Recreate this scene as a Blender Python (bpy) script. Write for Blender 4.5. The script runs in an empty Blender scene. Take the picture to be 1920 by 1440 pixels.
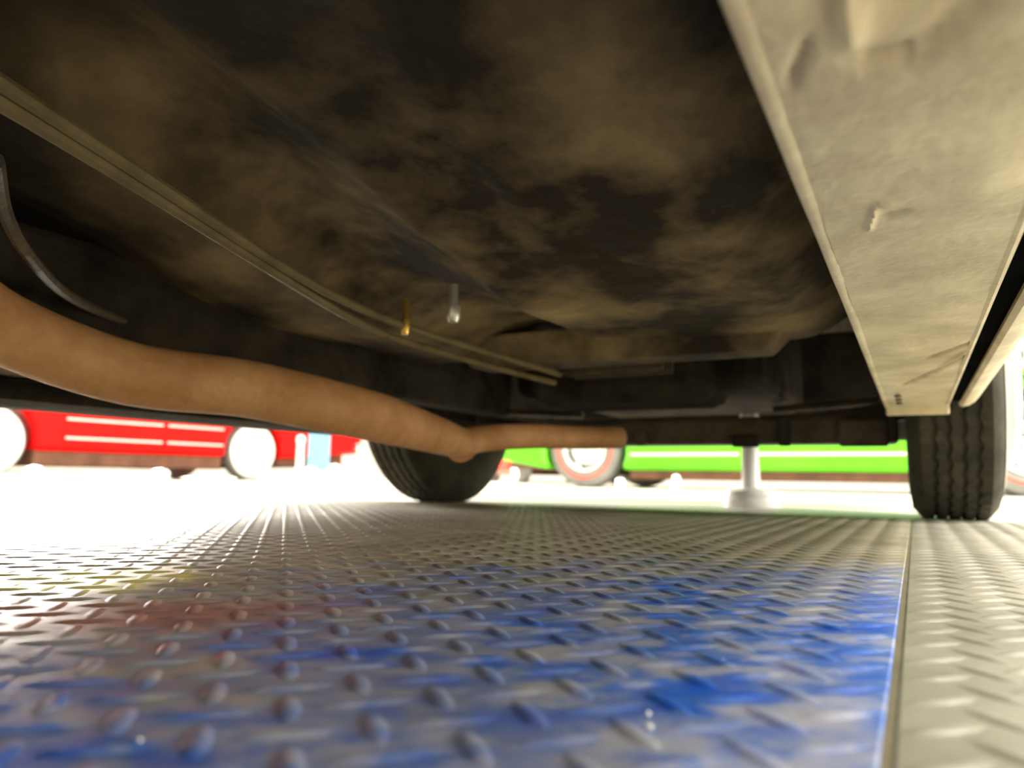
import bpy, bmesh, math, random
from mathutils import Vector, Matrix, noise as mnoise
random.seed(7)
SC = bpy.context.scene
COL = SC.collection
R = math.radians
# ------------------------------------------------------------------ camera
CAM_H = 0.079
FPX = 1400.0
PITCH, ROLL = R(7.1), R(0.84)
camd = bpy.data.cameras.new('camera')
cam = bpy.data.objects.new('camera', camd)
COL.objects.link(cam)
camd.sensor_width = 36.0
camd.lens = 36.0 * FPX / 1920.0
camd.clip_start = 0.005
camd.dof.use_dof = True
camd.dof.focus_distance = 0.55
camd.dof.aperture_fstop = 6.0
CAM_M = (Matrix.Translation((0, 0, CAM_H)) @ Matrix.Rotation(math.pi/2 + PITCH, 4, 'X')
         @ Matrix.Rotation(ROLL, 4, 'Z'))
cam.matrix_world = CAM_M
SC.camera = cam
# ------------------------------------------------------------------ world, light, exposure
w = bpy.data.worlds.new('hall_daylight')
SC.world = w
w.use_nodes = True
bg = w.node_tree.nodes['Background']
bg.inputs[0].default_value = (1.0, 0.955, 0.83, 1)
bg.inputs[1].default_value = 1.0
SC.view_settings.view_transform = 'Standard'
SC.view_settings.look = 'None'
SC.view_settings.gamma = 1.0
SC.view_settings.use_curve_mapping = False
SC.view_settings.exposure = 1.35


def area_light(name, loc, size, power, target, color=(1, .96, .88)):
    d = bpy.data.lights.new(name, 'AREA')
    d.shape = 'SQUARE'; d.size = size; d.energy = power; d.color = color
    o = bpy.data.objects.new(name, d)
    COL.objects.link(o)
    o.location = loc
    o.rotation_euler = (Vector(target) - Vector(loc)).to_track_quat('-Z', 'Y').to_euler()
    return o


area_light('hall_window_light', (-6.5, 11.0, 3.4), 3.0, 2200, (-.8, 1.6, 0))
area_light('hall_window_light', (7.0, -.6, 1.75), 1.8, 260, (.4, 2.0, 0))
area_light('hall_lamp', (3.6, 1.0, 4.6), 2.5, 300, (2.0, 1.2, 0))

# ------------------------------------------------------------------ materials
def mat(name, c1, rough=.5, metal=0.0, c2=None, scale=8.0, bump=0.0, bscale=None, spec=.5, coat=0.0,
        ramp=(.35, .65), detail=6.0):
    m = bpy.data.materials.new(name)
    m.use_nodes = True
    nt = m.node_tree; N = nt.nodes; L = nt.links
    b = N['Principled BSDF']
    b.inputs['Base Color'].default_value = (*c1, 1)
    b.inputs['Roughness'].default_value = rough
    b.inputs['Metallic'].default_value = metal
    b.inputs['Specular IOR Level'].default_value = spec
    b.inputs['Coat Weight'].default_value = coat
    tc = N.new('ShaderNodeTexCoord')
    if c2 is not None:
        n = N.new('ShaderNodeTexNoise')
        n.inputs['Scale'].default_value = scale
        n.inputs['Detail'].default_value = detail
        n.inputs['Roughness'].default_value = .6
        L.new(tc.outputs['Object'], n.inputs['Vector'])
        r = N.new('ShaderNodeValToRGB')
        r.color_ramp.elements[0].position = ramp[0]
        r.color_ramp.elements[0].color = (*c1, 1)
        r.color_ramp.elements[1].position = ramp[1]
        r.color_ramp.elements[1].color = (*c2, 1)
        L.new(n.outputs['Fac'], r.inputs['Fac'])
        L.new(r.outputs['Color'], b.inputs['Base Color'])
    if bump:
        n2 = N.new('ShaderNodeTexNoise')
        n2.inputs['Scale'].default_value = bscale or scale * 6
        n2.inputs['Detail'].default_value = 4
        L.new(tc.outputs['Object'], n2.inputs['Vector'])
        bp = N.new('ShaderNodeBump')
        bp.inputs['Strength'].default_value = bump
        bp.inputs['Distance'].default_value = .01
        L.new(n2.outputs['Fac'], bp.inputs['Height'])
        L.new(bp.outputs['Normal'], b.inputs['Normal'])
    return m


M = {}
M['floor'] = mat('pale_floor', (.56, .53, .45), .42, 0, (.62, .59, .51), 1.5, spec=.3)
M['seam'] = mat('olive_rubber_joint', (.10, .085, .04), .7, 0, (.16, .135, .07), 20)
M['stripe'] = mat('beige_floor_paint', (.42, .30, .22), .4, 0, (.48, .36, .27), 3)
M['wall'] = mat('wall_paint', (.78, .76, .70), .8, 0, (.83, .81, .76), 1.0)
M['cream'] = mat('cream_paint', (.72, .66, .50), .3, 0, (.75, .69, .54), 2, coat=.4)
M['sill'] = mat('dusty_cream_metal', (.56, .46, .29), .5, 0, (.84, .74, .48), 11, bump=.12, bscale=160)
M['sill_dark'] = mat('black_seal', (.004, .004, .004), .9, 0, (.008, .008, .008), 10, spec=.0)
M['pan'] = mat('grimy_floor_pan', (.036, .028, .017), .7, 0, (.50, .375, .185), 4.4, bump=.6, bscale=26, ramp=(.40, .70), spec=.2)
def paint_shade(m, cx, cy, rx, ry, coat):
    """painted shade: darkens the base colour everywhere but in one ragged patch"""
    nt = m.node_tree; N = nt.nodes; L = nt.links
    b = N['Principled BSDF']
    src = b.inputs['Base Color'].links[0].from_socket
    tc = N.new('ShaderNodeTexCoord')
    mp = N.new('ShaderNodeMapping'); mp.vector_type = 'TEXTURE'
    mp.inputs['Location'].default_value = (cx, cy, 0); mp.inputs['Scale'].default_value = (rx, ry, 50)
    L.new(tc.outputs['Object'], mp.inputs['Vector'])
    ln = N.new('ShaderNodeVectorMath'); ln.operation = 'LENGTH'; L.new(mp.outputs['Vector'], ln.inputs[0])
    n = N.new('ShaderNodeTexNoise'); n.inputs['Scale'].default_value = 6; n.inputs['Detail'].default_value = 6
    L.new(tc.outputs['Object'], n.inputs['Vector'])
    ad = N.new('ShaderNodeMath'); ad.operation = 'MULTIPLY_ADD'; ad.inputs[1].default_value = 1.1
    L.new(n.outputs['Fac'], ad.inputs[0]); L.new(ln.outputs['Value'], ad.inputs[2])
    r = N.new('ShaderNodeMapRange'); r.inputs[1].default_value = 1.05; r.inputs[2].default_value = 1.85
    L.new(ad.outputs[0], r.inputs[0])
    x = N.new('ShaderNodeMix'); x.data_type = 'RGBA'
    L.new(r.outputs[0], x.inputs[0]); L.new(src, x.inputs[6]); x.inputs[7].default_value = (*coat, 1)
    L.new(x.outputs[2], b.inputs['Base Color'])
paint_shade(M['pan'], .17, .18, .52, .52, (.030, .025, .017))  # shade painted into the pan colour, lighter patch left towards the front
M['under'] = mat('black_underseal', (.02, .018, .014), .9, 0, (.06, .05, .035), 9, bump=.4, bscale=60, spec=.08)
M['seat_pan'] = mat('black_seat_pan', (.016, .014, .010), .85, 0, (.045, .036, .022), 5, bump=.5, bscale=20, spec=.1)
M['member'] = mat('dirty_steel_member', (.05, .042, .03), .5, 0, (.13, .10, .06), 12, bump=.3, bscale=50, spec=.15)
M['rust'] = mat('rusty_tan_pipe', (.55, .26, .09), .62, 0, (.72, .39, .16), 14, bump=.3, bscale=90)
M['line'] = mat('oily_brake_line', (.15, .115, .045), .6, 0, (.24, .185, .08), 20, spec=.3)
M['brass'] = mat('brass_fitting', (.75, .48, .12), .3, .9, (.65, .40, .10), 30)
M['zinc'] = mat('pale_zinc_fitting', (.75, .72, .62), .3, .7, (.62, .60, .52), 40)
M['shock'] = mat('grey_blue_metal', (.45, .47, .50), .4, .4, (.55, .56, .58), 20)
M['tyre'] = mat('dusty_tyre_rubber', (.030, .028, .020), .85, 0, (.060, .054, .036), 14, bump=.15, bscale=120, spec=.2)
M['tyre_wall'] = mat('faded_tyre_sidewall', (.30, .29, .23), .6, 0, (.36, .35, .28), 10)
M['tyre_grey'] = mat('grey_tyre_sidewall', (.16, .155, .14), .5, 0, (.22, .21, .19), 6)
M['white'] = mat('white_enamel', (.85, .84, .80), .25, 0, (.80, .79, .75), 4, coat=.3)
M['chrome'] = mat('chrome', (.86, .86, .85), .08, 1.0, (.80, .80, .80), 3)
M['alu'] = mat('brushed_aluminium', (.70, .69, .66), .3, .9, (.62, .61, .58), 20)
M['trim'] = mat('pale_trim', (.80, .78, .74), .35, 0, (.74, .72, .68), 4, spec=.3)
M['redline'] = mat('red_tyre_stripe', (.75, .10, .05), .5, 0, (.65, .08, .04), 10)
M['red'] = mat('red_car_paint', (.72, .002, .002), .4, 0, (.76, .003, .003), 2, spec=.15)
M['red2'] = mat('orange_red_car_paint', (.66, .03, .010), .4, 0, (.70, .035, .012), 2, spec=.15)
M['green'] = mat('lime_green_car_paint', (.10, .50, .012), .35, 0, (.13, .55, .02), 2, spec=.25)
M['chassis'] = mat('rusty_brown_chassis', (.10, .04, .022), .8, 0, (.18, .075, .04), 6)
M['glass'] = mat('dark_car_glass', (.02, .024, .022), .05, 0, (.03, .034, .03), 2)
M['paleblue'] = mat('pale_blue_board', (.16, .36, .50), .5, 0, (.22, .42, .56), 3, spec=.2)
M['grit'] = mat('white_grit', (.85, .82, .76), .7, 0, (.75, .72, .66), 60)
M['lamp_amber'] = mat('amber_lens', (.8, .30, .03), .15, 0, (.75, .27, .03), 4)
M['lens'] = mat('clear_lamp_lens', (.75, .78, .78), .06, 0, (.7, .73, .74), 4)


def plate_mat(name, painted):
    """Bare steel tread plate; on the painted one a worn coat of blue with a yellow and a red-brown patch."""
    m = bpy.data.materials.new(name); m.use_nodes = True
    nt = m.node_tree; N = nt.nodes; L = nt.links
    b = N['Principled BSDF']
    geo = N.new('ShaderNodeNewGeometry')          # plate position, shared by sheet and lugs
    pos = geo.outputs['Position']

    def noise(scale, detail=6, rough=.6, vec=None, stretch=None):
        n = N.new('ShaderNodeTexNoise')
        n.inputs['Scale'].default_value = scale; n.inputs['Detail'].default_value = detail
        n.inputs['Roughness'].default_value = rough
        v = pos
        if stretch:
            mp = N.new('ShaderNodeMapping'); mp.inputs['Scale'].default_value = stretch
            mp.inputs['Rotation'].default_value = (0, 0, R(12))
            L.new(pos, mp.inputs['Vector']); v = mp.outputs['Vector']
        L.new(v, n.inputs['Vector'])
        return n.outputs['Fac']

    def ramp(fac, stops):
        r = N.new('ShaderNodeValToRGB')
        while len(r.color_ramp.elements) < len(stops): r.color_ramp.elements.new(.5)
        for e, (p, c) in zip(r.color_ramp.elements, stops):
            e.position = p; e.color = (*c, 1) if len(c) == 3 else c
        L.new(fac, r.inputs['Fac'])
        return r.outputs['Color']

    def mix(fac, a, c):
        x = N.new('ShaderNodeMix'); x.data_type = 'RGBA'
        for sock, val in ((x.inputs[0], fac), (x.inputs[6], a), (x.inputs[7], c)):
            if isinstance(val, tuple): sock.default_value = (*val, 1)
            elif isinstance(val, float): sock.default_value = val
            else: L.new(val, sock)
        return x.outputs[2]

    def math_(op, a, c, clamp=False):
        x = N.new('ShaderNodeMath'); x.operation = op; x.use_clamp = clamp
        for sock, val in ((x.inputs[0], a), (x.inputs[1], c)):
            if isinstance(val, (int, float)): sock.default_value = val
            else: L.new(val, sock)
        return x.outputs[0]

    def blob(cx, cy, rx, ry, rot, soft):
        """1 inside a colour patch, 0 outside, ragged edge"""
        mp = N.new('ShaderNodeMapping'); mp.vector_type = 'TEXTURE'
        mp.inputs['Location'].default_value = (cx, cy, 0)
        mp.inputs['Rotation'].default_value = (0, 0, R(rot))
        mp.inputs['Scale'].default_value = (rx, ry, 50)
        L.new(pos, mp.inputs['Vector'])
        ln = N.new('ShaderNodeVectorMath'); ln.operation = 'LENGTH'
        L.new(mp.outputs['Vector'], ln.inputs[0])
        d = math_('ADD', ln.outputs['Value'], math_('MULTIPLY', math_('SUBTRACT', noise(14, 5), .5), 1.5))
        return math_('MULTIPLY', math_('SUBTRACT', 1.0, d), 1.0 / soft, True)

    steel = ramp(noise(9, 5), [(.3, (.21, .185, .13)), (.7, (.37, .335, .25))] if painted else [(.3, (.17, .16, .125)), (.7, (.27, .255, .20))])
    colr = steel
    if painted:
        blue = ramp(noise(20, 5, .65, stretch=(1, 1.5, 1)), [(.37, (.010, .085, .48)), (.47, (.06, .14, .44)), (.565, (.24, .27, .42)), (.70, (.36, .355, .37))])
        colr = mix(blob(.17, .34, .46, .44, 20, .8), colr, blue)
        colr = mix(math_('MULTIPLY', blob(-.11, .215, .16, .07, -25, .6), .85), colr, blue)
        colr = mix(math_('MULTIPLY', blob(-.29, .535, .085, .085, 8, .35), .8), colr, (.70, .62, .17))
        colr = mix(math_('MULTIPLY', blob(-.23, .40, .17, .06, 14, .5), .7), colr, (.30, .10, .06))
    L.new(colr, b.inputs['Base Color'])
    b.inputs['Metallic'].default_value = .12
    rr = ramp(noise(30, 4), [(.3, (.34,) * 3), (.7, (.50,) * 3)])
    L.new(rr, b.inputs['Roughness'])
    bp = N.new('ShaderNodeBump'); bp.inputs['Strength'].default_value = .25; bp.inputs['Distance'].default_value = .002
    L.new(noise(70, 3, .5, stretch=(1, 3, 1)), bp.inputs['Height'])
    L.new(bp.outputs['Normal'], b.inputs['Normal'])
    return m


M['plate_blue'] = plate_mat('worn_blue_tread_plate', True)
M['plate_steel'] = plate_mat('bare_steel_tread_plate', False)


# ------------------------------------------------------------------ mesh helpers
class MB:
    def __init__(s): s.v = []; s.f = []
    def add(s, verts, faces):
        o = len(s.v); s.v += [tuple(p) for p in verts]; s.f += [tuple(i + o for i in f) for f in faces]
        return s
    def box(s, x0, x1, y0, y1, z0, z1, taper=0.0):
        t = taper
        return s.add([(x0, y0, z0), (x1, y0, z0), (x1, y1, z0), (x0, y1, z0),
                      (x0 + t, y0 + t, z1), (x1 - t, y0 + t, z1), (x1 - t, y1 - t, z1), (x0 + t, y1 - t, z1)],
                     [(3, 2, 1, 0), (4, 5, 6, 7), (0, 1, 5, 4), (1, 2, 6, 5), (2, 3, 7, 6), (3, 0, 4, 7)])
    def tube(s, pts, r, n=10, cap=True):
        pts = [Vector(p) for p in pts]
        rs = r if isinstance(r, (list, tuple)) else [r] * len(pts)
        rings = []
        up = Vector((0, 0, 1))
        for i, p in enumerate(pts):
            d = (pts[min(i + 1, len(pts) - 1)] - pts[max(i - 1, 0)]).normalized()
            u = up if abs(d.dot(up)) < .95 else Vector((1, 0, 0))
            a = d.cross(u).normalized(); c = a.cross(d).normalized()
            rings.append([p + (a * math.cos(k * 2 * math.pi / n) + c * math.sin(k * 2 * math.pi / n)) * rs[i] for k in range(n)])
        v = [q for rg in rings for q in rg]; f = []
        for i in range(len(pts) - 1):
            for k in range(n):
                k2 = (k + 1) % n
                f.append((i * n + k, i * n + k2, (i + 1) * n + k2, (i + 1) * n + k))
        if cap:
            f.append(tuple(range(n - 1, -1, -1))); f.append(tuple((len(pts) - 1) * n + k for k in range(n)))
        return s.add(v, f)
    def lathe(s, prof, axis='X', n=48, c=(0, 0, 0), closed=False, zig=None):
        """prof: list of (axial, radius)"""
        v = []; f = []
        for k in range(n):
            a = 2 * math.pi * k / n
            for j, (x, r) in enumerate(prof):
                if zig and j in zig: x = x + zig[j] * (1 if k % 2 else -1)
                p = (x, r * math.cos(a), r * math.sin(a)) if axis == 'X' else (r * math.cos(a), r * math.sin(a), x)
                v.append((p[0] + c[0], p[1] + c[1], p[2] + c[2]))
        m = len(prof)
        for k in range(n):
            k2 = (k + 1) % n
            for j in range(m if closed else m - 1):
                j2 = (j + 1) % m
                f.append((k * m + j, k2 * m + j, k2 * m + j2, k * m + j2))
        return s.add(v, f)
    def grid(s, fn, us, vs):
        nu, nv = len(us), len(vs)
        return s.add([fn(a, c) for a in us for c in vs],
                     [(i * nv + j, (i + 1) * nv + j, (i + 1) * nv + j + 1, i * nv + j + 1) for i in range(nu - 1) for j in range(nv - 1)])
    def build(s, name, m, parent=None, smooth=False, bevel=0.0, solid=0.0, loc=None, rot=None):
        me = bpy.data.meshes.new(name)
        me.from_pydata(s.v, [], s.f); me.update()
        bm = bmesh.new(); bm.from_mesh(me)
        bmesh.ops.remove_doubles(bm, verts=bm.verts, dist=1e-6)
        bmesh.ops.recalc_face_normals(bm, faces=bm.faces)
        bm.to_mesh(me); bm.free()
        me.materials.append(M[m])
        return link(name, me, parent, smooth, bevel, solid, loc, rot)


def link(name, me, parent=None, smooth=False, bevel=0.0, solid=0.0, loc=None, rot=None):
    o = bpy.data.objects.new(name, me); COL.objects.link(o)
    if smooth:
        for p in me.polygons: p.use_smooth = True
        try: me.set_sharp_from_angle(angle=R(40))
        except Exception: pass
    if solid:
        md = o.modifiers.new('thickness', 'SOLIDIFY'); md.thickness = solid; md.offset = 0
    if bevel:
        md = o.modifiers.new('rounded_edges', 'BEVEL'); md.width = bevel; md.segments = 2
        md.limit_method = 'ANGLE'; md.angle_limit = R(35); md.use_clamp_overlap = True
    if parent: o.parent = parent
    if loc: o.location = loc
    if rot: o.rotation_euler = rot
    return o


def tag(o, label, cat, group=None, kind=None):
    if label: o['label'] = label
    if cat: o['category'] = cat
    if group: o['group'] = group
    if kind: o['kind'] = kind
    return o


def empty(name, loc=(0, 0, 0), rz=0.0):
    o = bpy.data.objects.new(name, None); COL.objects.link(o)
    o.location = loc; o.rotation_euler = (0, 0, rz); o.empty_display_size = .1
    return o


def copy_tree(o, parent=None):
    c = o.copy(); COL.objects.link(c); c.parent = parent
    for ch in list(o.children): copy_tree(ch, c)
    return c


# car frame: l across (to the car's right), t along its length, measured from the ground under the lens
YAW = R(28.3)
AX = Vector((math.sin(YAW), math.cos(YAW), 0)); RX = Vector((math.cos(YAW), -math.sin(YAW), 0))
def ray(px, py):
    d = CAM_M.to_3x3() @ Vector(((px - 960) / FPX, -(py - 720) / FPX, -1))
    return d
def on_z(px, py, z):
    d = ray(px, py); k = (z - CAM_H) / d.z
    return Vector((0, 0, CAM_H)) + d * k
def at_y(px, py, y):
    d = ray(px, py); return Vector((0, 0, CAM_H)) + d * (y / d.y)
def lt(p): return p.dot(RX), p.dot(AX)
def wpt(l, t, z): return RX * l + AX * t + Vector((0, 0, z))

# ------------------------------------------------------------------ setting
fl = MB().box(-14, 14, -8, 20, -.2, 0).build('floor', 'floor'); tag(fl, None, None, kind='structure')
for nm, bx in (('wall_back', (-14.2, 14.2, 20, 20.2, -.2, 6)), ('wall_left', (-14.2, -14, -8, 20, -.2, 6)),
               ('wall_light_block', (-14.2, 14.2, -8.2, -8, -.2, 6)), ('wall_right', (14, 14.2, -8, 20, -.2, 6))):  # unseen wall behind the lens, added to cut light from behind
    o = MB().box(*bx).build(nm, 'wall'); tag(o, None, None, kind='structure')
for nm, bx in (('baseboard_back', (-14, 14, 19.96, 20, 0, .15)), ('baseboard_left', (-14, -13.96, -8, 19.96, 0, .15)),
               ('baseboard_right', (13.96, 14, -8, 19.96, 0, .15))):
    o = MB().box(*bx).build(nm, 'white'); tag(o, None, None, kind='structure')

o = MB().box(-6, 9, -.19, .19, 0, .0015).build('trim_1', 'stripe', loc=tuple(wpt(0, 2.78, 0)), rot=(0, 0, -YAW)); tag(o, 'beige painted stripe across the pale floor', None, kind='structure')
# tread plates -------------------------------------------------------
PT = .004                      # plate thickness
SEAM = -.0105
PLATE_END = 1.80
def lug_mesh(mname):
    L2, W2, H = .0178, .0042, .0011
    v = [(-L2, 0, 0), (-L2 * .55, -W2 * .85, 0), (0, -W2, 0), (L2 * .55, -W2 * .85, 0), (L2, 0, 0), (L2 * .55, W2 * .85, 0), (0, W2, 0), (-L2 * .55, W2 * .85, 0)]
    top = [(-L2 * .62, 0, H * .8), (-L2 * .3, -W2 * .42, H), (L2 * .3, -W2 * .42, H), (L2 * .62, 0, H * .8), (L2 * .3, W2 * .42, H), (-L2 * .3, W2 * .42, H)]
    f = [(0, 1, 9, 8), (1, 2, 3, 10, 9), (3, 4, 11, 10), (4, 5, 12, 11), (5, 6, 7, 13, 12), (7, 0, 8, 13), (8, 9, 10, 11, 12, 13)]
    return v + top, f
LV, LF = lug_mesh('lug')
def plate(l0, l1, t0, t1, m, label, near):
    c = wpt((l0 + l1) / 2, (t0 + t1) / 2, 0)
    hl, ht = (l1 - l0) / 2, (t1 - t0) / 2
    p = MB().box(-hl, hl, -ht, ht, 0, PT).build('tread_plate', m, bevel=.0012, loc=(c.x, c.y, 0), rot=(0, 0, -YAW))
    tag(p, label, 'floor plate', 'steel tread plates under the cream car')
    a = .0245
    spots = []
    e_ = hl - .0132; pitch = a * math.cos(R(45)); shift = (e_ % pitch) * (1 if l1 <= 0 else -1)   # a lug column along the seam
    n = int((hl + ht) * 1.5 / a)
    q = R(45.0)
    for i in range(-n, n + 1):
        for j in range(-n, n + 1):
            x = (i * math.cos(q) - j * math.sin(q)) * a + shift; y = (i * math.sin(q) + j * math.cos(q)) * a
            if abs(x) < hl - .0131 and abs(y) < ht - .013:
                wp = c + RX * x + AX * y
                spots.append((wp, x, y, q + (math.pi / 2 if (i + j) % 2 else 0)))
    def seen(wp):
        v = CAM_M.inverted() @ wp
        if v.z > -.1: return 1e9
        if abs(v.x / v.z) > .74: return 1e9
        if -v.y / -v.z > .56: return 1e9
        return -v.z
    spots.sort(key=lambda s: seen(s[0]))
    me = bpy.data.meshes.new('lug'); me.from_pydata(LV, [], LF); me.materials.append(M[m]); me.update()
    me.polygons.foreach_set('use_smooth', [True] * len(me.polygons))
    for (wp, x, y, r_) in spots[:near]:
        o = bpy.data.objects.new('lug', me); COL.objects.link(o); o.parent = p
        o.location = (x, y, PT); o.rotation_euler = (0, 0, r_)
    rest = MB()
    for (wp, x, y, r_) in spots[near:]:
        cs, sn = math.cos(r_), math.sin(r_)
        rest.add([(x + cs * u - sn * v_, y + sn * u + cs * v_, PT + h) for u, v_, h in LV], LF)
    me2 = bpy.data.meshes.new('lugs'); me2.from_pydata(rest.v, [], rest.f); me2.materials.append(M[m]); me2.polygons.foreach_set('use_smooth', [True] * len(me2.polygons))
    o = bpy.data.objects.new('lug_field', me2); COL.objects.link(o); o.parent = p; o['kind'] = 'stuff'
    return p

plate(-1.45, SEAM - .0015, -.35, PLATE_END, 'plate_blue', 'steel tread plate with worn blue paint under the middle of the cream car', 300)
plate(SEAM + .0015, .95, -.35, PLATE_END, 'plate_steel', 'bare grey steel tread plate below the cream sill and beside the seam', 300)

o = MB().box(-.0015, .0015, -1.05, 1.05, 0, .0032).build('trim_2', 'seam', loc=tuple(wpt(SEAM, .725, 0)), rot=(0, 0, -YAW)); tag(o, 'olive rubber joint between the tread plates', None, kind='structure')
# ------------------------------------------------------------------ wheels
def make_wheel(kind, r, wdt, parent, loc, out):
    """wheel: the tyre mesh carries its disc, hubcap and stripe as sub-parts; 'out' = +1/-1 side that faces outwards"""
    h = wdt / 2; rim = r * .60
    tread_m = 'tyre'
    if kind == 'own':
        g = .006
        prof = [(-h * .78, rim), (-h * .98, rim + .03), (-h * 1.02, r * .80), (-h * .96, r * .93), (-h * .80, r - .006), (-h * .72, r)]
        zig = {}
        for c in (-.44, -.15, .15, .44):
            for dx, dr in ((-.055, 0), (-.045, -g), (.045, -g), (.055, 0)):
                zig[len(prof)] = .0024
                prof.append((h * (c + dx), r + dr))
        prof += [(h * .72, r), (h * .80, r - .006), (h * .96, r * .93), (h * 1.02, r * .80), (h * .98, rim + .03), (h * .78, rim)]
        t = MB().lathe(prof, n=96, zig=zig).build('wheel', tread_m, parent, smooth=True, loc=loc)
        # sipes: small cross bars on the outer ribs
        sp = MB()
        for k in range(64):
            a = 2 * math.pi * k / 64
            for c in (-.62, -.295, .295, .62):
                s_ = MB().box(-h * .075, h * .075, -.0045, .0045, -.004, .0016)
                ca, sa = math.cos(a), math.sin(a)
                sp.add([(x + h * c, y * -sa + (r + z) * ca, y * ca + (r + z) * sa) for x, y, z in s_.v], s_.f)
        o = sp.build('tread_blocks', tread_m, t); o['kind'] = 'stuff'
    else:
        prof = [(-h * .8, rim), (-h, rim + .03), (-h * 1.03, r * .82), (-h * .9, r * .96), (-h * .6, r), (h * .6, r), (h * .9, r * .96), (h * 1.03, r * .82), (h, rim + .03), (h * .8, rim)]
        t = MB().lathe(prof, n=40).build('wheel', 'tyre_grey', parent, smooth=True, loc=loc)
    def P(pr): return [(x * out, q) for x, q in pr]
    MB().lathe(P([(-h * .7, rim * 1.02), (h * .1, rim * .95), (h * .1, .02)]), n=32).build('wheel_disc', 'alu' if kind != 'own' else 'member', t, smooth=True)
    if kind == 'own':
        MB().lathe(P([(h * 1.0, r * .90), (h * 1.06, r * .84), (h * 1.07, r * .70), (h * 1.0, r * .62)]), n=48).build('whitewall', 'tyre_wall', t, smooth=True)
        MB().lathe(P([(h * .9, r * .66), (h * 1.28, r * .66), (h * 1.42, r * .62), (h * 1.44, r * .52), (h * 1.32, r * .46), (h * 1.36, r * .30), (h * 1.50, r * .22), (h * 1.58, .0)]), n=48).build('hubcap', 'white', t, smooth=True)
        for k in range(28):
            a = 2 * math.pi * k / 28
            o = MB().box(-.004, .004, -.006, .006, -.016, .016).build('slot', 'sill_dark', t, loc=(out * h * 1.425, r * .55 * math.cos(a), r * .55 * math.sin(a)), rot=(a + math.pi / 2, 0, 0)) if k == 0 else None
            if k == 0: first = o
            else:
                o = first.copy(); COL.objects.link(o); o.parent = t
                o.location = (out * h * 1.425, r * .55 * math.cos(a), r * .55 * math.sin(a)); o.rotation_euler = (a + math.pi / 2, 0, 0)
    elif kind == 'white':
        MB().lathe(P([(h * .98, r * .92), (h * 1.07, r * .86), (h * 1.05, r * .64), (h * .95, r * .62)]), n=40).build('whitewall', 'white', t, smooth=True)
        MB().lathe(P([(h * .8, r * .64), (h * 1.02, r * .62), (h * .95, r * .45), (h * 1.0, r * .32), (h * 1.2, r * .26), (h * 1.3, .0)]), n=40).build('hubcap', 'white', t, smooth=True)
        first = None
        for k in range(14):
            a = 2 * math.pi * k / 14
            if first is None:
                first = MB().lathe([(0, .022), (.004, .018), (.004, 0)], n=10).build('slot', 'tyre_grey', t, smooth=True); o = first
            else:
                o = first.copy(); COL.objects.link(o); o.parent = t
            o.location = (out * h * 1.0, r * .535 * math.cos(a), r * .535 * math.sin(a))
    elif kind == 'redline':
        MB().lathe(P([(h * 1.0, r * .80), (h * 1.055, r * .785), (h * 1.05, r * .745), (h * 1.0, r * .73)]), n=40).build('red_stripe', 'redline', t, smooth=True)
        MB().lathe(P([(h * .7, r * .62), (h * 1.0, r * .61), (h * 1.04, r * .55), (h * .8, r * .50)]), n=40).build('trim_ring', 'chrome', t, smooth=True)
        MB().lathe(P([(h * .5, r * .50), (h * .78, r * .36), (h * .7, r * .28), (h * 1.05, r * .20), (h * 1.12, .0)]), n=40).build('hubcap', 'chrome', t, smooth=True)
        for k in range(5):
            a = 2 * math.pi * k / 5 + .2
            MB().box(-.006, .02, -.028, .028, r * .22, r * .52).build('spoke', 'alu', t, bevel=.006, loc=(out * h * .72, 0, 0), rot=(a, 0, 0))
    return t

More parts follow.
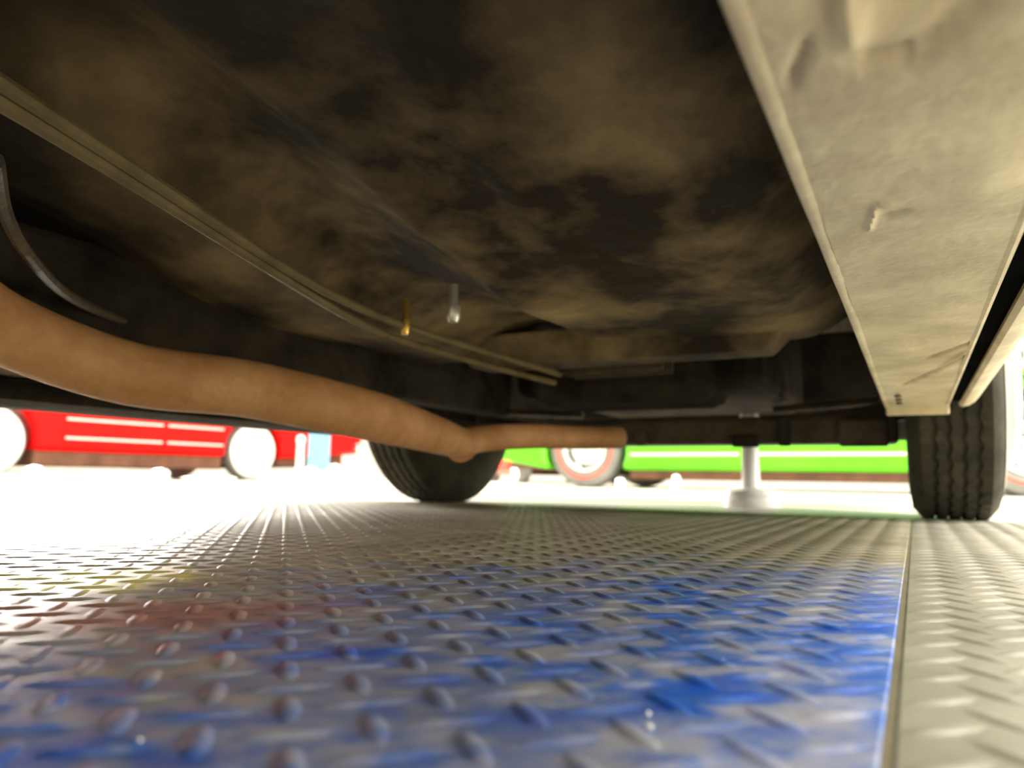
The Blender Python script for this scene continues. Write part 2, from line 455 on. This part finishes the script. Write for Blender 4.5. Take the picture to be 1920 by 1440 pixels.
# ------------------------------------------------------------------ cars
def make_car(root, body_m, wb, fo, ro, hw, sz, wr, tw, kind, own=False, roof=1.36, belt=.88, track_in=None):
    yf, yr = wb / 2, -wb / 2
    ra = wr + .05
    dy = math.sqrt(max(ra * ra - (wr - sz) ** 2, .01))
    a0 = math.atan2(sz - wr, dy)
    def arch(yc):
        a_s, a_e = a0, math.pi - a0
        return [(yc + ra * math.cos(a_s + (a_e - a_s) * k / 14), wr + ra * math.sin(a_s + (a_e - a_s) * k / 14)) for k in range(15)]
    af, ar = arch(yf), arch(yr)
    bottom = [(yf + fo - .06, sz + .06)] + af + ar + [(yr - ro + .08, sz + .10)]
    top = [(yr - ro, .50), (yr - ro + .02, .70), (yr - ro + .12, belt - .03), (yr - ro + .75, belt + .02), (yr + .35, belt + .03),
           (yf - .62, belt + .03), (yf - .5, belt + .01), (yf + fo - .35, belt - .06), (yf + fo - .06, belt - .13), (yf + fo, belt - .25), (yf + fo - .01, .46)]
    out = bottom + top
    nb = len(bottom); n = len(out)
    mb = MB()
    mb.add([(hw, y, z) for y, z in out] + [(-hw, y, z) for y, z in out],
           [tuple(range(n)), tuple(range(2 * n - 1, n - 1, -1))])
    for i in range(n):
        j = (i + 1) % n
        if own and i < nb - 1:
            continue
        mb.f.append((i, j, n + j, n + i))
    body = mb.build('body', body_m, root, smooth=True, bevel=.05 if not own else .04)
    if own:
        for ar_ in (af, ar):
            for s in (-1, 1):
                fl_ = MB()
                k = len(ar_)
                rows = [(s * (hw - .06), .010), (s * (hw + .040), .004), (s * (hw + .047), .010), (s * (hw + .045), .022), (s * (hw + .034), .045), (s * (hw + .016), .07), (s * (hw - .002), .085)]
                yc = (ar_[0][0] + ar_[-1][0]) / 2
                vv = []
                for x, off in rows:
                    for (y, z) in ar_:
                        d = Vector((y - yc, z - wr)).normalized()
                        vv.append((x, y + d.x * off, z + d.y * off))
                fl_.add(vv, [(q * k + i, q * k + i + 1, (q + 1) * k + i + 1, (q + 1) * k + i) for q in range(6) for i in range(k - 1)])
                fl_.build('wing_flare', body_m, root, smooth=True, solid=.003)
    else:
        MB().box(-hw + .06, hw - .06, yr + .40, yf - .40, min(sz - .075, .115), sz + .1).build('chassis', 'chassis', root, bevel=.02)
        MB().tube([(hw * .4, yf - .3, .16), (hw * .45, yr + .3, .14), (hw * .5, yr - ro + .05, .20)], .035, 10).build('exhaust', 'chassis', root, smooth=True)
        MB().box(-hw + .12, hw - .12, yr - ro + .25, yr - .42, .17, sz + .12).build('fuel_tank', 'chassis', root, bevel=.03)
        for yy in (yf, yr):
            MB().tube([(-hw + .15, yy, wr), (hw - .15, yy, wr)], .045).build('axle', 'chassis', root, smooth=True)
    # doors, two mouldings and the seams between them
    d0, d1 = yf - .62, yr + .42
    dm = (d0 + d1) / 2 - .15
    for s in (-1, 1):
        for (a, c) in ((d0, dm + .008), (dm - .008, d1)):
            d = MB().box(min(s * (hw - .01), s * (hw + .007)), max(s * (hw - .01), s * (hw + .007)), c, a, sz + .07, belt - .02).build('door', body_m, root, bevel=.006)
            MB().box(min(s * (hw + .006), s * (hw + .03)), max(s * (hw + .006), s * (hw + .03)), c + .05, c + .2, belt - .12, belt - .095).build('handle', 'chrome', d, bevel=.006)
            for zz in (sz + .12, sz + .30):
                MB().box(min(s * (hw + .005), s * (hw + .016)), max(s * (hw + .005), s * (hw + .016)), c + .02, a - .02, zz, zz + .02).build('moulding', 'trim', d, bevel=.004)
    # glasshouse
    zb, zt = belt + .02, roof
    bs = [(-hw + .10, yf - .62), (hw - .10, yf - .62), (hw - .10, yr + .28), (-hw + .10, yr + .28)]
    ts = [(-hw + .24, yf - 1.15), (hw - .24, yf - 1.15), (hw - .24, yr + .62), (-hw + .24, yr + .62)]
    for nm, i, j in (('windscreen', 0, 1), ('side_window', 1, 2), ('rear_window', 2, 3), ('side_window', 3, 0)):
        MB().add([(*bs[i], zb), (*bs[j], zb), (*ts[j], zt - .03), (*ts[i], zt - .03)], [(0, 1, 2, 3)]).build(nm, 'glass', root, solid=.008)
    for i in range(4):
        MB().tube([(*bs[i], zb - .02), (*ts[i], zt - .02)], .028, 8).build('pillar', body_m, root, smooth=True)
    MB().add([(x, y, zt - .035) for x, y in ts] + [(x * .93, y * .93 + (.0), zt + .03) for x, y in ts] ,
             [(3, 2, 1, 0), (4, 5, 6, 7), (0, 1, 5, 4), (1, 2, 6, 5), (2, 3, 7, 6), (3, 0, 4, 7)]).build('roof', body_m, root, smooth=True, bevel=.03)
    # bumpers and lamps
    for nm, yy, zz in (('bumper', yf + fo + .05, .44), ('bumper', yr - ro - .05, .46)):
        sg = 1 if yy > 0 else -1
        MB().tube([(-hw - .01, yy - sg * .22, zz), (-hw + .02, yy - sg * .06, zz), (-hw + .15, yy, zz), (hw - .15, yy, zz), (hw - .02, yy - sg * .06, zz), (hw + .01, yy - sg * .22, zz)], .05, 10).build(nm, 'chrome', root, smooth=True)
    for s in (-1, 1):
        MB().lathe([(-.05, .095), (.0, .095), (.025, .06), (.035, 0)], n=24).build('headlamp', 'lens', root, smooth=True, loc=(s * (hw - .22), yf + fo - .01, .60), rot=(0, 0, R(90)))
        MB().box(-.06, .06, -.02, .03, -.05, .05).build('tail_lamp', 'redline', root, bevel=.012, loc=(s * (hw - .15), yr - ro + .0, .62))
    # wheels
    tk = track_in if track_in is not None else hw - tw / 2 - .03
    for yy in (yf, yr):
        for s in (-1, 1):
            make_wheel(kind, wr, tw, root, (s * tk, yy, wr), s)
    return body

# ---- the cream car overhead
L0, T0 = -.612, .71
cc = wpt(L0, T0, 0)
own = empty('car', (cc.x, cc.y, 0), -YAW)
tag(own, 'cream classic car standing over the steel tread plates, seen from below', 'car')
def C(l, t, z): return (l - L0, t - T0, z)
def Cw(p): l, t = lt(p); return C(l, t, p.z)
HW = .119 - L0
make_car(own, 'cream', 2.5, .72, .85, HW, .30, .335, .170, 'own', own=True, track_in=.073 - L0)
SZ = CAM_H + .14             # underside of the sill box
T_END = 1.56

# sill box on either side: underside pressed with dents, grooves and an edge bead
dents = []
def dent(px, py, rl, rt, depth, ang=0.0):
    l, t = lt(on_z(px, py, SZ)); dents.append((l, t, rl, rt, depth, ang))
dent(1735, -30, .030, .022, .016, .5)
dent(1690, 650, .020, .05, -.003, 0)
dent(1850, 330, .018, .06, -.004, 0)
segs = []
def crease(a, c, width, depth):
    segs.append((Vector(lt(on_z(*a, SZ))), Vector(lt(on_z(*c, SZ))), width, depth))
crease((1588, -20), (1598, 85), .0045, -.007)
crease((1478, 165), (1518, 80), .0022, .004)
crease((1605, 120), (1720, 105), .005, .005); crease((1720, 105), (1860, 15), .005, .005)
crease((1628, 432), (1641, 384), .0016, -.003); crease((1641, 384), (1705, 368), .0016, -.003)
crease((1652, 408), (1700, 395), .0028, .004)
crease((1690, 724), (1822, 662), .0040, .0065); crease((1735, 672), (1832, 640), .0036, .005)
crease((1735, 705), (1825, 650), .003, -.003)
def sill_z(l, t):
    z = SZ
    for (dl, dt, rl, rt, dp, an) in dents:
        u = (l - dl) * math.cos(an) + (t - dt) * math.sin(an); v = -(l - dl) * math.sin(an) + (t - dt) * math.cos(an)
        q = (u / rl) ** 2 + (v / rt) ** 2
        if q < 9: z += dp * math.exp(-q)
    q_ = Vector((l, t))
    for (a_, c_, w_, dp) in segs:
        d_ = c_ - a_; u = max(0, min(1, (q_ - a_).dot(d_) / d_.length_squared))
        e = (q_ - (a_ + d_ * u)).length / w_
        if e < 3: z += dp * math.exp(-e * e) * min(1, .35 + 4 * min(u, 1 - u))
    z += .0022 * mnoise.noise(Vector((l * 16, t * 5, 1.3)))
    z += .0003 * mnoise.noise(Vector((l * 140, t * 90, 4.3)))
    return z
LI, LO = -.045, .0600
def frange(a, c, n): return [a + (c - a) * i / (n - 1) for i in range(n)]
def mirror(l): return 2 * L0 - l
for side in (0, 1):
    fm = (lambda l: l) if side == 0 else mirror
    us = frange(LI + .0072, LO - .006, 66)
    def fn(l, t, fm=fm): return C(fm(l), t, sill_z(l, t))
    mb = MB().grid(fn, us, frange(-.35, T_END, 420 if side == 0 else 120))
    sb = mb.build('sill', 'sill', own, smooth=True)
    sb['label'] = 'dusty cream sill box underside with pressed dents'
    # rolled bead along the inner edge and turned-up outer edge
    sec = [(LI + .0075, .0), (LI + .0055, -.0010), (LI + .0035, -.0014), (LI + .0015, -.0010), (LI, .0012), (LI + .0005, .012), (LI + .001, .10)]
    MB().grid(lambda k, t: C(fm(sec[k][0]), t, SZ + sec[k][1] + .001 * mnoise.noise(Vector((3, t * 12, 0)))), range(len(sec)), frange(-.35, T_END, 60)).build('edge_bead', 'sill', sb, smooth=True)
    sec2 = [(LO - .0062, 0), (LO - .003, -.001), (LO, .001), (LO + .001, .008)]
    MB().grid(lambda k, t: C(fm(sec2[k][0]), t, SZ + sec2[k][1]), range(len(sec2)), frange(-.35, T_END, 60)).build('outer_edge', 'sill', sb, smooth=True)
    # end plate with bolt holes
    xs = sorted((fm(LI + .002) - L0, fm(LO) - L0))
    ep = MB().box(xs[0], xs[1], T_END - T0 - .004, T_END - T0 + .004, SZ - .016, SZ + .12).build('end_plate', 'sill', sb, bevel=.003)
    for k, (dl, dz) in enumerate(((.018, .07), (.018, .045), (.018, .02))):
        MB().lathe([(0, .0055), (.003, .005), (.003, 0)], n=10).build('bolt', 'member', sb, smooth=True, loc=C(fm(LI + dl + .008), T_END - .10 - .06 * k, SZ - .001), rot=(0, R(90), 0))
    # dark slot, then the outer rocker skin
    xs = sorted((fm(LO + .001) - L0, fm(.0775) - L0))
    MB().box(xs[0], xs[1], -.35 - T0, T_END - T0 - .006, SZ + .007, SZ + .05).build('slot_seal', 'sill_dark', own)
    sec3 = [(.0775, SZ + .012), (.0775, SZ + .003), (.081, SZ), (.092, SZ + .003), (.101, SZ + .009), (.108, SZ + .018), (.114, SZ + .034), (.118, SZ + .06), (.120, SZ + .10)]
    MB().grid(lambda k, t: C(fm(sec3[k][0]), t, sec3[k][1]), range(len(sec3)), frange(-.20, T_END + .03, 40)).build('rocker_panel', 'sill', own, smooth=True, solid=.002)

# floor pan with pressed ribs
PZ = CAM_H + .236
def pan_z(l, t):
    z = PZ
    z += .010 * mnoise.noise(Vector((l * 4.2, t * 3.4, .7)))
    z += .005 * mnoise.noise(Vector((l * 11, t * 8, 2.7)))
    z += .05 * math.exp(-((l + .05) / .06) ** 2)                     # gutter beside the sill
    for lc in (-.34, -.88):                              # long pressed ribs
        d = abs(l - lc)
        if .25 < t < 1.15 and d < .022: z -= .004 * (1 - (d / .022) ** 2) * min(1, (t - .25) * 12, (1.15 - t) * 12)
    d = abs(l - L0)
    if d < .13: z += .05 * (1 - (d / .13) ** 2) ** 1.0               # tunnel
    u = max(0, min(1, (.95 - t) / .75)); z += .12 * u * u * (3 - 2 * u)    # raised towards the seat to keep the rear of the pan dark
    if t > 1.32: z += (t - 1.32) * .55                               # toe board climbs
    return z
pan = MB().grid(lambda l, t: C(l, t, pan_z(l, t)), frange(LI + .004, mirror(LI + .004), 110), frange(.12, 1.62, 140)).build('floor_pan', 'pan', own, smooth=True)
pan['label'] = 'dark grimy pressed steel floor pan'
def seat_z(l, t): return PZ + .115 + .008 * mnoise.noise(Vector((l * 6, t * 6, 5)))
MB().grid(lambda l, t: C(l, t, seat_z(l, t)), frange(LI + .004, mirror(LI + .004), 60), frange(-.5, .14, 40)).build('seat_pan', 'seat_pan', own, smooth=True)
MB().box(-HW + .1, HW - .1, 1.60 - T0, 1.63 - T0, .44, .86).build('firewall', 'under', own)
MB().box(-HW + .1, HW - .1, -1.35 - T0, -.45 - T0, .33, .36).build('boot_floor', 'under', own)
for s in (-1, 1):
    MB().box(min(s * .555, s * .57), max(s * .555, s * .57), 1.58 - T0, 2.50 - T0, .24, .66).build('inner_wing', 'under', own, bevel=.004)
MB().box(-.40, -.31, -.6 - T0, 1.72 - T0, .238, PZ + .06).build('chassis_rail', 'under', own, bevel=.014)  # rail added to cover the lit left part of the pan with dark
MB().box(-HW + .22, HW - .22, -1.26 - T0, -1.23 - T0, .20, .55).build('rear_light_block', 'under', own, bevel=.01)  # unseen panel added at the tail to block light from behind
# outrigger crossing the pan: a stepped channel
def ct(l, t, z): return C(l, t, z)
def channel(name, l0, l1, t0, t1, ztop, zbot, m, slope=.03):
    mb = MB()
    mb.add([ct(l0, t0, ztop), ct(l1, t0, ztop), ct(l1, t1, ztop), ct(l0, t1, ztop),
            ct(l0 + slope, t0 + slope * .5, zbot), ct(l1 - slope, t0 + slope * .5, zbot), ct(l1 - slope, t1 - slope * .5, zbot), ct(l0 + slope, t1 - slope * .5, zbot)],
           [(0, 1, 2, 3), (7, 6, 5, 4), (0, 1, 5, 4), (1, 2, 6, 5), (2, 3, 7, 6), (3, 0, 4, 7)])
    return mb.build(name, m, own, bevel=.006)
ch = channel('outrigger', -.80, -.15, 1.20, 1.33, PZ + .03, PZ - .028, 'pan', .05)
for k in range(3):
    channel('stiffener_rib', -.62, -.40, 1.345 + .03 * k, 1.360 + .03 * k, PZ + .05, PZ - .034, 'member', .006)
# front crossmember, its brackets and the engine mass above it
MB().box(-.50, .582, 1.88 - T0, 1.99 - T0, CAM_H + .088, CAM_H + .155).build('crossmember', 'member', own, bevel=.012)
for lx, w_, z0, z1, m in ((-.62, .012, .084, .125, 'member'), (-.36, .03, .080, .11, 'under'), (-.10, .05, .080, .14, 'member'), (-.27, .012, .082, .15, 'under')):
    l_, t_ = lx, 1.865
    MB().box(l_ - L0 - w_, l_ - L0 + w_, t_ - T0 - .012, t_ - T0 + .02, CAM_H + z0, CAM_H + z1).build('bracket', m, own, bevel=.004)
MB().box(-.30, .32, 1.70 - T0, 2.45 - T0, .285, .66).build('engine_block', 'under', own, bevel=.03)
MB().box(-HW + .12, HW - .12, 2.53 - T0, 2.56 - T0, .205, .55).build('front_apron', 'under', own, bevel=.01)
sk = MB()
sks = [(-1.155, .205), (-1.160, .178), (-1.20, .172), (-1.262, .172), (-1.31, .176), (-1.352, .186), (-1.362, .215), (-1.355, .26)]
sk.grid(lambda k, t: C(sks[k][0], t, sks[k][1] + .004), range(len(sks)), frange(-.35, 1.55, 30)).build('side_skirt', 'under', own, smooth=True, solid=.003)
MB().box(-.22, .22, 1.62 - T0, 1.9 - T0, .255, .50).build('gearbox', 'under', own, bevel=.04)
for s in (-1, 1):
    MB().tube([(s * .30, 1.95 - T0, .20), (s * .64, 1.96 - T0, .255)], [.03, .024], 10).build('control_arm', 'member', own, smooth=True)
    MB().tube([(s * .28, 2.12 - T0, .27), (s * .62, 2.10 - T0, .29)], .011, 8).build('tie_rod', 'member', own, smooth=True)
    sh = MB().lathe([(-.05, 0), (-.05, .020), (-.03, .026), (.05, .026), (.055, .018), (.075, .016), (.08, 0)], axis='Z', n=20).build('shock_mount', 'shock', own, smooth=True, loc=C(L0 + s * .636, 1.70, .272))

# exhaust pipe
def C_at(px, py, y): return Cw(at_y(px, py, y))
path = [(-420, 210, .50), (-160, 490, .64), (0, 612, .76), (240, 700, .87), (450, 727, .96), (586, 755, 1.02), (700, 781, 1.12), (800, 810, 1.26), (868, 832, 1.42)]
def smooth_path(ps, n=6):
    ps = [Vector(p) for p in ps]; o = []
    for i in range(len(ps) - 1):
        p0, p1, p2, p3 = ps[max(i - 1, 0)], ps[i], ps[i + 1], ps[min(i + 2, len(ps) - 1)]
        for k in range(n):
            u = k / n
            o.append(.5 * ((2 * p1) + (-p0 + p2) * u + (2 * p0 - 5 * p1 + 4 * p2 - p3) * u * u + (-p0 + 3 * p1 - 3 * p2 + p3) * u ** 3))
    o.append(ps[-1]); return o
pp = smooth_path([C_at(*p) for p in path])
np_ = len(pp)
ex = MB().tube(pp, [.0375 - .010 * max(0, (i / np_ - .75) * 4) for i in range(np_)], 24).build('exhaust_pipe', 'rust', own, smooth=True)
ex['label'] = 'rusty tan exhaust pipe bending across below the floor'
p2 = smooth_path([C_at(862, 834, 1.42), C_at(905, 822, 1.50), C_at(1000, 818, 1.62), C_at(1090, 820, 1.72), C_at(1160, 820, 1.80)])
MB().tube(p2, .027, 20).build('exhaust_branch', 'rust', own, smooth=True)
MB().tube([p2[0] - (p2[2] - p2[0]) * .2, p2[1]], .033, 20).build('pipe_clamp', 'rust', own, smooth=True)

# brake lines and cable clipped below the pan
def line(name, pts, r, m):
    return MB().tube(smooth_path([Cw(on_z(px, py, z)) for px, py, z in pts], 5), r, 8).build(name, m, own, smooth=True)
zl = PZ - .02
b1 = line('brake_line', [(-150, 105, zl), (0, 190, zl), (270, 355, zl), (540, 525, zl - .002), (660, 597, zl - .003), (760, 640, zl - .004), (940, 692, zl - .012), (1040, 718, zl - .02)], .0062, 'line')
b2 = line('brake_line', [(-150, 50, zl + .005), (0, 155, zl + .005), (270, 330, zl + .004), (540, 506, zl + .002), (680, 580, zl), (790, 622, zl), (950, 672, zl - .01), (1050, 702, zl - .018)], .0056, 'line')
line('handbrake_cable', [(-10, 300, zl - .01), (10, 400, zl - .01), (55, 480, zl - .012), (130, 555, zl - .014), (240, 605, zl - .016), (360, 640, zl - .018), (470, 668, zl - .02)], .0060, 'member')
for (px, py, m, r_) in ((760, 612, 'brass', .0075), (850, 588, 'zinc', .010)):
    p = Cw(on_z(px, py, zl))
    MB().lathe([(-.012, 0), (-.012, r_ * .7), (-.004, r_), (.010, r_), (.012, r_ * .6), (.04, r_ * .6)], axis='Z', n=12).build('line_clip', m, own, smooth=True, loc=p)

# ------------------------------------------------------------------ support stand below the engine
p = on_z(1409, 950, 0)
st = empty('support_stand', (p.x, p.y, 0))
tag(st, 'white round-footed support stand below the engine of the cream car', 'stand')
MB().lathe([(0, 0), (0, .084), (.012, .088), (.026, .085), (.032, .074), (.036, .082), (.048, .078), (.056, .055), (.060, 0)], axis='Z', n=40).build('base', 'white', st, smooth=True)
MB().lathe([(.055, .028), (.20, .024), (.20, 0)], axis='Z', n=24).build('post', 'white', st, smooth=True)
MB().lathe([(.19, .0), (.19, .028), (.205, .03), (.284, .03), (.284, 0)], axis='Z', n=24).build('saddle', 'alu', st, smooth=True)

# ------------------------------------------------------------------ other cars
def other_car(name, label, pf, pr, facing, **kw):
    """pf, pr: ground points below the front and rear wheel of the side that faces the lens"""
    d = (pf - pr); wb = d.length; d.normalize()
    right = Vector((d.y, -d.x, 0))
    tk = kw['hw'] - kw['tw'] / 2 - .03
    s = 1 if facing == 'right' else -1
    c = (pf + pr) / 2 - right * s * tk
    root = empty(name, (c.x, c.y, 0), math.atan2(-d.x, d.y))
    tag(root, label, 'car')
    make_car(root, wb=wb, **kw)
    return root
def gp(px, y):   # ground point seen in column px at distance y
    q = ray(px, 890); return Vector((q.x / q.y * y, y, 0))
# red car: whitewall wheel by the left edge, tail to the right
other_car('car', 'bright red classic car with white wheels and pale side mouldings', gp(-42, 6.6), gp(463, 8.9), 'right' if False else 'left',
          body_m='red', fo=.75, ro=1.75, hw=.85, sz=.255, wr=.335, tw=.19, kind='white')
# green car with redline tyres
other_car('car', 'lime green car with red-striped tyres', gp(1935, 5.0), gp(1104, 6.6), 'right',
          body_m='green', fo=.8, ro=1.0, hw=.86, sz=.15, wr=.335, tw=.20, kind='redline')
# orange-red car farther back, seen nearly end on
other_car('car', 'orange-red car parked behind the green car, white wheels', gp(978, 10.2), gp(925, 12.6), 'left' if False else 'right',
          body_m='red2', fo=.35, ro=.9, hw=.8, sz=.2, wr=.34, tw=.18, kind='white')

# ------------------------------------------------------------------ small things on the hall floor
def knob(px, y, r_, h, label, group='white floor knobs in front of the red car'):
    g = gp(px, y)
    o = empty('floor_knob', (g.x, g.y, 0))
    tag(o, label, 'floor knob', group)
    MB().lathe([(0, 0), (0, r_ * 1.15), (h * .18, r_ * 1.2), (h * .42, r_ * .95), (h * .48, r_ * .62)], axis='Z', n=20).build('foot', 'white', o, smooth=True)
    MB().lathe([(h * .47, r_ * .60), (h * .55, r_ * .9), (h * .75, r_), (h * .93, r_ * .7), (h, 0)], axis='Z', n=20).build('cap', 'white', o, smooth=True)
    return o
knob(62, 4.6, .058, .105, 'low white floor knob beside the front wheel of the red car')
knob(301, 4.7, .055, .10, 'low white floor knob in front of the red car doors')
knob(190, 6.2, .06, .07, 'small flat white floor knob between two taller white knobs')
knob(522, 5.6, .035, .09, 'tiny white floor knob between the red car rear wheel and the slim bollard')
knob(583, 4.9, .042, .13, 'tall white floor knob in front of the pale blue placard')
knob(627, 4.9, .045, .15, 'tall white floor knob just beside the pale blue placard, away from the bollard')
knob(686, 4.8, .045, .15, 'tall white floor knob closest to a tyre of the cream car')
knob(1163, 4.2, .028, .085, 'lone white floor knob in front of the red-striped tyre', None)
knob(1268, 4.4, .025, .11, 'thin pale knob on the floor before the green car sill', None)
# tall white post and the pale blue board beside it
g = gp(561, 5.6)
po = empty('bollard', (g.x, g.y, 0)); tag(po, 'slim white bollard beside the pale blue board', 'bollard')
MB().lathe([(0, 0), (0, .05), (.02, .05), (.03, .03), (.30, .026), (.33, .034), (.36, .028), (.37, 0)], axis='Z', n=20).build('post', 'white', po, smooth=True)
g = gp(596, 6.0)
bd = empty('placard', (g.x, g.y, 0), R(-5)); tag(bd, 'pale blue placard on a white foot in front of the red car', 'placard')
MB().box(-.088, .088, -.012, .012, .11, .42).build('board', 'paleblue', bd, bevel=.006)
MB().box(-.10, .10, -.06, .06, 0, .02).build('foot', 'white', bd, bevel=.006)
MB().box(-.02, .02, -.010, .010, .018, .12).build('stem', 'white', bd, bevel=.004)
# grit on the blue plate
def crumb(px, py, r_):
    q = on_z(px, py, PT)
    bm = bmesh.new(); bmesh.ops.create_icosphere(bm, subdivisions=1, radius=r_)
    for v in bm.verts: v.co *= random.uniform(.7, 1.15); v.co.z *= .8
    me = bpy.data.meshes.new('grit_crumb'); bm.to_mesh(me); bm.free(); me.materials.append(M['grit'])
    zmin = min(v.co.z for v in me.vertices)
    o = link('grit_crumb', me, loc=(q.x, q.y, PT - zmin))
    tag(o, 'tiny white crumb of grit lying on the blue plate', 'grit', 'white grit on the blue plate')
for a in ((1216, 1342, .0011), (1217, 1368, .0012), (1231, 1402, .0007), (1355, 1240, .0007), (262, 1392, .0008)):
    crumb(*a)
